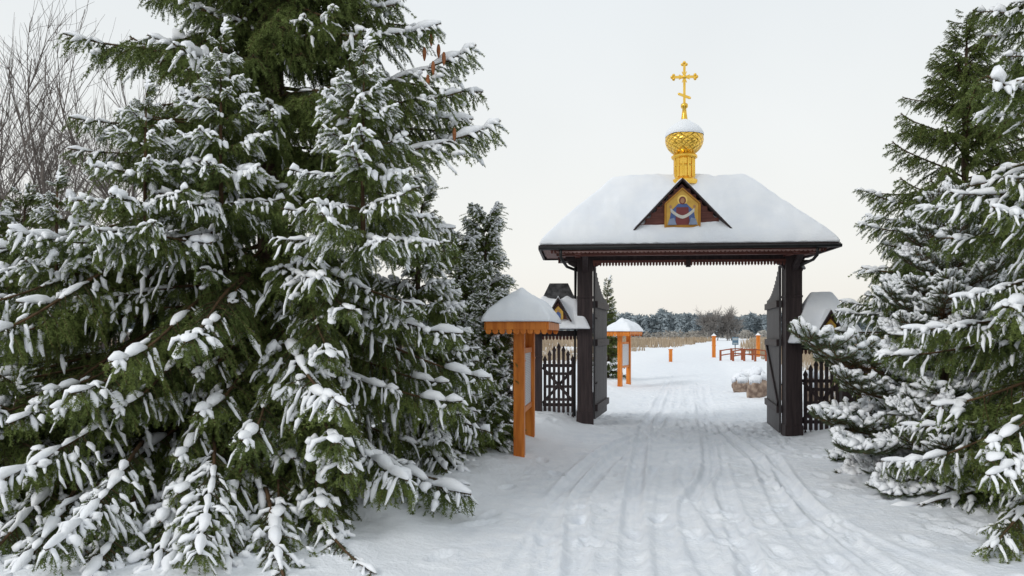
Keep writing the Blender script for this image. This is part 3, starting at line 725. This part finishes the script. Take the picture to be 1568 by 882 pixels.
# cupola
mb=MB(); cx=-.05
mb.lathe([(.0,4.38),(.24,4.38),(.24,4.46),(.20,4.49),(.175,4.52),(.175,4.70),(.19,4.72),(.175,4.74),(.18,4.84),(.23,4.87),(.235,4.90),(.20,4.93),(.18,4.95)],seg=12,smooth=False)
for k in range(12):
    a=k*math.pi/6+math.pi/12; mb.box(.178*math.cos(a)-.012,.178*math.cos(a)+.012,.178*math.sin(a)-.012,.178*math.sin(a)+.012,4.52,4.86,0)
mb.obj('cupola_drum',[M_gold2],parent=G,loc=(cx,0,0))
mb=MB()
prof=[(.18,4.94),(.235,4.98),(.29,5.04),(.325,5.11),(.34,5.18),(.335,5.25),(.305,5.32),(.25,5.385),(.18,5.435),(.12,5.475),(.085,5.51),(.07,5.54)]
pi=np.array(prof); uu=np.linspace(0,len(prof)-1,40); pf=np.stack([np.interp(uu,np.arange(len(prof)),pi[:,0]),np.interp(uu,np.arange(len(prof)),pi[:,1]-5.2)],1)
mb.lathe(pf,seg=48); mb.obj('onion_dome',[M_dome],parent=G,loc=(cx,0,5.2))
mb=MB()
th=np.linspace(0,2*math.pi,36,endpoint=False)
rows=[]
for k,(r_,z_) in enumerate([(.338,5.245),(.343,5.275),(.334,5.305),(.318,5.35),(.268,5.415),(.20,5.465),(.13,5.51),(.09,5.54),(.06,5.56)]):
    jag=(vnoise(th*1.5+4,th*0+2)*.07 if k<2 else 0)+ (0 if k>2 else .01)
    rows.append(np.stack([r_*np.cos(th),r_*np.sin(th),z_+jag+0*th],-1))
R=np.array(rows); nn=36; i=np.arange(len(rows)-1)[:,None]*nn; j=np.arange(nn)[None]; k=(j+1)%nn
mb.add(R.reshape(-1,3),np.stack([i+j,i+k,i+k+nn,i+j+nn],-1).reshape(-1,4),0,True); mb.obj('dome_snow',[M_snow],parent=G,loc=(cx,0,0))
mb=MB()
mb.lathe([(.085,5.50),(.06,5.56),(.045,5.66),(.035,5.76),(.06,5.78),(.065,5.81),(.06,5.84),(.03,5.86)],seg=20)
w=.042
mb.box(-w/2,w/2,-.015,.015,5.84,6.56); mb.box(-.20,.20,-.0145,.0145,6.33-w/2,6.33+w/2)
mb.beam((-.10,0,6.03),(.10,0,5.95),.028,w,0,up=(0,0,1))
def ball(x,z,r): mb.lathe([(0.001,z-r),(r*.7,z-r*.7),(r,z),(r*.7,z+r*.7),(.001,z+r)],cx=x,seg=10)
for (x,z) in[(0,6.59),(-.035,6.555),(.035,6.555),(-.22,6.33),(-.19,6.365),(-.19,6.295),(.22,6.33),(.19,6.365),(.19,6.295)]: ball(x,z,.03)
for k in range(8):
    a=k*math.pi/4+math.pi/8; mb.beam((0,0,6.33),(.105*math.cos(a),0,6.33+.105*math.sin(a)),.014,.014,0,up=(0,1,0))
ball(0,6.33,.045); ball(-.1,6.03,.02); ball(.1,5.95,.02)
mb.obj('cross',[M_gold2],parent=G,loc=(cx,0,0))
# gate leaves
def leaf(nm,p0,p1,zb0,zb1):
    mb=MB(); p0=np.array(p0);p1=np.array(p1);d=p1-p0;l=np.linalg.norm(d);n=13
    an=math.atan2(d[1],d[0])
    for i in range(n):
        u=(i+.5)/n; w=l/n*.94; zt=3.0-.62*math.sin(u*math.pi/2)**.8; zb=zb0+(zb1-zb0)*u
        mb.box(u*l-w/2,u*l+w/2,-.02,.02,zb,zt,0)
    for z in(.35,1.55,2.25):
        mb.box(.0,l,.021,.065,z-.06,z+.06,1); mb.box(.0,l,-.065,-.021,z-.06,z+.06,1)
    mb.beam((.05,.04,.45),(l-.05,.04,1.5),.03,.1,1)
    for z in (.8,2.0): mb.tube([(0,-.03,z),(.35,-.03,z)],.012,6,1)
    o=mb.obj(nm,[M_leaf,M_dark],parent=G,loc=(p0[0],p0[1],0)); o.rotation_euler=(0,0,an)
leaf('gate_leaf_left',(-1.66,.12),(-1.38,1.75),zl+.05,zl+.04)
leaf('gate_leaf_right',(1.66,.12),(1.89,1.90),zr+.03,zr-.0)

# ------------------------------------------------------------------ wickets
def wicket(loc,rot,hw,side,expose,wx=.56):
    W=empty('wicket_gate',loc,rot)
    mb=MB(); xo=side*(hw+.10)
    mb.box(xo-.09,xo+.09,-.09,.09,-.15,1.62,0); mb.box(xo-.10,xo+.10,-.10,.10,1.1,1.13,0)
    mb.box(-.5,.5,-.06,.06,1.50,1.60,0)
    for k in range(16):
        x=-.48+.064*k; mb.extrude([(x-.024,1.5),(x+.024,1.5),(x+.024,1.45),(x,1.42),(x-.024,1.45)][::-1],-.07,-.055,1)
    mb.obj('frame',[M_dark,M_brown],parent=W,bevel=.004)
    mb=MB(); hiproof(mb,wx,.5,.17,1.62,.86,0,1); mb.obj('roof',[M_shingle,M_dark],parent=W)
    hf=hipf(wx+.01,.51,.18,1.625,.86,.06)
    def zf(X,Y):
        z=hf(X,Y); return z-(.075 if expose else 0)*sst(2.16,2.24,z+.12*vnoise(X*7+loc[0],Y*7))
    mb=MB(); sheet(mb,np.linspace(-wx-.01,wx+.01,50),np.linspace(-.51,.51,50),zf,.045 if expose else .08,0,seed=int(loc[0]*5),rim=.03,amp=.03)
    mb.obj('roof_snow',[M_snow],parent=W)
    mb=MB(); y0=-.46
    mb.extrude([(-.17,1.80),(.17,1.80),(0,2.12)],y0,y0+.3,0)
    for sd in(-1,1):
        p=[(sd*.25,1.76),(0,2.20),(0,2.15),(sd*.21,1.76)]; mb.extrude(p if sd>0 else p[::-1],y0-.07,y0+.36,1)
        p=[(sd*.20,1.855),(0,2.225),(0,2.202),(sd*.21,1.835)]; mb.extrude(p if sd>0 else p[::-1],y0-.03,y0+.36,4)
    mb.extrude([(-.09,1.80),(.09,1.80),(.09,1.94),(0,2.04),(-.09,1.94)],y0-.03,y0-.001,2)
    mb.extrude([(-.05,1.82),(.05,1.82),(.045,1.90),(0,1.95),(-.045,1.90)],y0-.036,y0-.031,3)
    mb.extrude(ell(0,1.955,.022,.025,10),y0-.041,y0-.037,5)
    mb.obj('dormer',[M_brown,M_dark,I_gold,I_blue,M_snow,I_skin],parent=W)
    mb=MB(); n=7
    for k in range(n):
        u=-1+2*(k+.5)/n; x=u*hw; zt=1.38-.28*abs(u)**1.3; w=hw/n*.62
        mb.extrude([(x-w,.08),(x+w,.08),(x+w,zt-.12),(x+w*1.5,zt-.09),(x,zt),(x-w*1.5,zt-.09),(x-w,zt-.12)],-.015,.015,0)
        mb.extrude([(x-w*1.1,.0),(x,.09),(x+w*1.1,.0),(x,-.06)][::-1],-.0155,.0145,0)
        for z in(.32,.56,.80):
            if k<n-1:
                xm=x+hw/n; mb.extrude([(xm-.035,z),(xm,z+.035),(xm+.035,z),(xm,z-.035)][::-1],-.012,.012,0)
    for z in(.22,.95): mb.box(-hw,hw,.016,.05,z-.03,z+.03,0)
    mb.beam((-hw,.03,.25),(hw,.03,.92),.025,.05,0)
    mb.beam((-hw,-.03,.92),(hw,-.03,.25),.025,.05,0)
    mb.obj('door',[M_dark],parent=W)
wicket((.87,13.75,.17),-5*D2R,.30,-1,True)
wicket((5.50,13.15,-.08),-5*D2R,.32,1,False,.62)
def fence(x0,x1,y0,y1):
    mb=MB(); n=int(abs(x1-x0)/.12)
    for i in range(n):
        u=(i+.5)/n; x=x0+(x1-x0)*u; y=y0+(y1-y0)*u; z=gz(x,y)
        mb.extrude([(x-.04,z+.08),(x+.04,z+.08),(x+.04,z+1.18),(x,z+1.27),(x-.04,z+1.18)][::-1],y-.01,y+.01,0)
        if i%16==0: mb.box(x-.06,x+.06,y+.012,y+.13,z-.1,z+1.3,0); mb.box(x-.075,x+.075,y+.0,y+.14,z+1.3,z+1.36,1)
    for h in(.3,.68,1.02):
        mb.beam((x0,y0+.035,gz(x0,y0)+h),(x1,y1+.035,gz(x1,y1)+h),.045,.07,0)
        mb.beam((x0,y0+.035,gz(x0,y0)+h+.05),(x1,y1+.035,gz(x1,y1)+h+.05),.05,.028,1)
    mb.obj('picket_fence',[M_dark,M_snow])
fence(.35,-11,13.8,14.8); fence(6.05,12,13.05,12.6)

# ------------------------------------------------------------------ notice boards
def paper():
    m,nt,b=new_mat('printed_panel');N=nt.nodes;L=nt.links
    tc=N.new('ShaderNodeTexCoord'); br=N.new('ShaderNodeTexBrick')
    sp=N.new('ShaderNodeSeparateXYZ');cb=N.new('ShaderNodeCombineXYZ');L.new(tc.outputs['Object'],sp.inputs[0]);L.new(sp.outputs[1],cb.inputs[0]);L.new(sp.outputs[2],cb.inputs[1])
    br.inputs['Scale'].default_value=9;br.inputs['Color1'].default_value=(.30,.33,.38,1);br.inputs['Color2'].default_value=(.45,.47,.5,1);br.inputs['Mortar'].default_value=(.72,.74,.75,1)
    br.inputs['Mortar Size'].default_value=.035;br.inputs['Brick Width'].default_value=.35;br.inputs['Row Height'].default_value=.22
    L.new(cb.outputs[0],br.inputs['Vector']);L.new(br.outputs['Color'],b.inputs['Base Color']);b.inputs['Roughness'].default_value=.35
    return m
M_paper=paper()
def notice(loc,rot,nm='notice_board',hl=.62):
    O=empty(nm,loc,rot); mb=MB()
    for y in(-hl,hl):
        mb.box(-.07,.07,y-.07,y+.07,-.15,1.70,0)
        mb.box(-.075,.075,y-.075,y+.075,.0,.05,0); mb.box(-.076,.076,y-.076,y+.076,1.28,1.31,0)
    mb.box(-.38,.38,-hl-.02,-hl+.05,1.701,1.77,0)
    mb.box(-.38,.38,hl-.05,hl+.02,1.701,1.77,0)
    for z in(.62,1.42): mb.box(-.04,.04,-hl+.077,hl-.077,z-.035,z+.035,0)
    for sd in(-1,1):
        mb.box(sd*.40-.012,sd*.40+.012,-hl-.32,hl+.32,1.70,1.80,0)
    def lac(y):
        n=9;w=.80/n
        mb.box(-.387,.387,y-.012,y+.012,1.70,1.80,0)
        for i in range(n):
            xc=-.40+(i+.5)*w; mb.extrude([(xc-w*.42,1.70),(xc-w*.42,1.67),(xc-w*.2,1.645),(xc+w*.2,1.645),(xc+w*.42,1.67),(xc+w*.42,1.70)][::-1],y-.012,y+.012,0)
    lac(-hl-.33);lac(hl+.33)
    mb.box(-.385,.385,-hl-.31,hl+.31,1.775,1.79,0)
    mb.obj('timber_frame',[M_orange],parent=O,bevel=.004)
    mb=MB(); mb.box(-.025,.025,-hl+.08,hl-.08,.66,1.38,0); mb.obj('panel',[M_paper],parent=O)
    mb=MB(); hx=.41;hy=hl+.36
    v=[(-hx,-hy,1.80),(hx,-hy,1.80),(hx,hy,1.80),(-hx,hy,1.80),(0,-hy*.45,2.02),(0,hy*.45,2.02)]
    b=mb.n; mb.add(v,[(1,2,5,4),(3,0,4,5)],0); mb.f.append((np.array([[0,1,4],[2,3,5]])+b,0,False)); mb.f.append((np.array([[3,2,1,0]])+b,0,False))
    mb.obj('roof',[M_orange],parent=O)
    def fz(X,Y):
        a=np.clip((hx+.03-np.abs(X))/(hx+.03),0,1); c=np.clip((hy+.03-np.abs(Y))/(hy*.55),0,1.2)
        m=.5*(a+c-np.sqrt((a-c)**2+.04)); m=np.clip(m,0,1)
        return 1.80+.31*m**.92
    mb=MB(); sheet(mb,np.linspace(-hx-.03,hx+.03,50),np.linspace(-hy-.03,hy+.03,70),fz,.15,0,seed=int(loc[1]),rim=.03,edge=.18,amp=.06)
    mb.obj('roof_snow',[M_snow],parent=O)
nz=gz(.15,10.0)
notice((.18,10.3,nz-.07),-7.7*D2R)
notice((3.80,25.0,gz(3.8,25.0)),-22*D2R)

# ------------------------------------------------------------------ boulders
def boulder(loc,sx,sy,sz,seed):
    import bmesh
    bm=bmesh.new(); bmesh.ops.create_icosphere(bm,subdivisions=4,radius=1)
    r=np.random.default_rng(seed); o1=r.random(3)*20
    for v in bm.verts:
        c=v.co; n=float(vnoise(c.x*1.3+o1[0],c.y*1.3+c.z*1.7+o1[1]))*.5+float(vnoise(c.x*4+o1[1],c.z*4+c.y*3))*.12
        k=1+n; v.co=(c.x*k*sx,c.y*k*sy,max(c.z,-.8)*k*sz)
    me=bpy.data.meshes.new('boulder'); bm.to_mesh(me)
    for p in me.polygons: p.use_smooth=True
    me.materials.append(M_rock); o=bpy.data.objects.new('boulder',me); COL.objects.link(o); o.location=(loc[0],loc[1],gz(loc[0],loc[1])+sz*.7)
    bm2=bm; bm2.normal_update(); cap=[f for f in bm2.faces if f.normal.z<.4 or f.calc_center_median().z<sz*.22]
    bmesh.ops.delete(bm2,geom=cap,context='FACES')
    bm2.normal_update()
    ext=bmesh.ops.extrude_face_region(bm2,geom=bm2.faces[:])
    for e in ext['geom']:
        if isinstance(e,bmesh.types.BMVert):
            e.co.z+=.13; e.co.x*=1.06;e.co.y*=1.06
    m2=bpy.data.meshes.new('snow_cap'); bm2.to_mesh(m2)
    for p in m2.polygons:p.use_smooth=True
    m2.materials.append(M_snow); o2=bpy.data.objects.new('snow_cap',m2); COL.objects.link(o2); o2.parent=o
for i,a in enumerate([((6.62,20.0),.28,.24,.38),((6.90,22.3),.26,.2,.30),((6.95,18.9),.22,.2,.34),((6.72,16.4),.2,.2,.46),((6.6,17.4),.2,.2,.34),((7.8,24),.35,.25,.28)]): boulder(*a,seed=i+3)

# ------------------------------------------------------------------ far posts, footbridge rail, blue sign
def post(nm,x,y,h,w):
    mb=MB(); mb.box(-w/2,w/2,-w/2,w/2,-.1,h,0); mb.box(-w*.65,w*.65,-w*.65,w*.65,h,h+.06,0)
    mb.add([(-w*.7,-w*.7,h+.062),(w*.7,-w*.7,h+.062),(w*.7,w*.7,h+.062),(-w*.7,w*.7,h+.062),(0,0,h+.25)],[(0,1,4),(1,2,4),(2,3,4),(3,0,4)],1)
    mb.box(-w*.55,w*.55,-w*.55,w*.55,h*.55,h*.6,0)
    mb.obj(nm,[M_orange,M_snow],loc=(x,y,gz(x,y)))
post('orange_gate_post',14.6,53.5,1.5,.22); post('orange_gate_post',17.8,53.5,1.5,.22)
post('wooden_marker_post',9.65,45,.72,.18)
mb=MB()
for y0 in(0,1.6):
    for k in range(4): mb.box(k*.75-.05,k*.75+.05,y0-.05,y0+.05,-.2,.65+.12*math.sin(k/3*math.pi),0)
    for z in(.3,.6):
        P=[(k*.75/2,y0,z+.12*math.sin(k/6*math.pi)) for k in range(7)]
        for a,b in zip(P[:-1],P[1:]): mb.beam(a,b,.05,.07,0)
mb.obj('footbridge_railing',[flat('red_brown_rail_wood',(0.30,0.085,0.035))],loc=(13.6,45.5,gz(13.6,45.5)),rotz=12*D2R)
mb=MB(); mb.tube([(0,0,-.1),(0,0,1.5)],.035,8,0); mb.box(-.24,.24,-.05,-.036,.85,1.45,1); mb.box(-.18,.18,-.056,-.051,1.2,1.38,2); mb.box(-.18,.18,-.056,-.051,.92,1.0,2)
mb.obj('blue_information_sign',[M_metal,flat('sign_blue',(0.10,0.17,0.24)),flat('sign_white',(0.35,0.4,0.42))],loc=(17.2,57,gz(17.2,57)))

# ------------------------------------------------------------------ world, sun, camera
w=bpy.data.worlds.new('World'); scene.world=w; w.use_nodes=True; nt=w.node_tree; N=nt.nodes; Lk=nt.links
bg=N['Background']; bg.inputs['Strength'].default_value=0.1
sk=N.new('ShaderNodeTexSky'); sk.sky_type='NISHITA'; sk.sun_disc=False; sk.sun_elevation=math.radians(33); sk.sun_rotation=math.radians(232); sk.air_density=1.5; sk.dust_density=2
tc=N.new('ShaderNodeTexCoord'); sp=N.new('ShaderNodeSeparateXYZ'); Lk.new(tc.outputs['Generated'],sp.inputs[0])
cr=N.new('ShaderNodeValToRGB'); e=cr.color_ramp.elements
e[0].position=0.0; e[0].color=(.93,.89,.82,1); e[1].position=.5; e[1].color=(.80,.85,.885,1)
m_=cr.color_ramp.elements.new(.10); m_.color=(.945,.94,.905,1)
m_=cr.color_ramp.elements.new(.25); m_.color=(.905,.925,.92,1)
Lk.new(sp.outputs[2],cr.inputs[0])
no=N.new('ShaderNodeTexNoise'); no.inputs['Scale'].default_value=1.6; no.inputs['Detail'].default_value=4; Lk.new(tc.outputs['Generated'],no.inputs['Vector'])
mr=N.new('ShaderNodeMapRange'); mr.inputs[1].default_value=.3; mr.inputs[2].default_value=.7; mr.inputs[3].default_value=9.5; mr.inputs[4].default_value=10.4
Lk.new(no.outputs['Fac'],mr.inputs[0])
vm=N.new('ShaderNodeVectorMath'); vm.operation='SCALE'; Lk.new(cr.outputs[0],vm.inputs[0]); Lk.new(mr.outputs[0],vm.inputs['Scale'])
mx=N.new('ShaderNodeMix'); mx.data_type='RGBA'; mx.inputs[0].default_value=.94
Lk.new(sk.outputs[0],mx.inputs[6]); Lk.new(vm.outputs[0],mx.inputs[7]); Lk.new(mx.outputs[2],bg.inputs['Color'])
sun=bpy.data.lights.new('sun','SUN'); sun.energy=1.1; sun.angle=math.radians(14); sun.color=(1,.98,.95)
so=bpy.data.objects.new('sun',sun); COL.objects.link(so); so.rotation_euler=(math.radians(57),0,math.radians(-52))
cam=bpy.data.cameras.new('camera'); cam.lens=26; cam.sensor_width=36; cam.shift_y=.0453; cam.clip_end=5000; cam.clip_start=.05
co=bpy.data.objects.new('camera',cam); COL.objects.link(co); co.location=(0,0,1.7); co.rotation_euler=(math.pi/2,0,0); scene.camera=co
scene.view_settings.view_transform='Standard'; scene.view_settings.look='None'; scene.view_settings.exposure=0
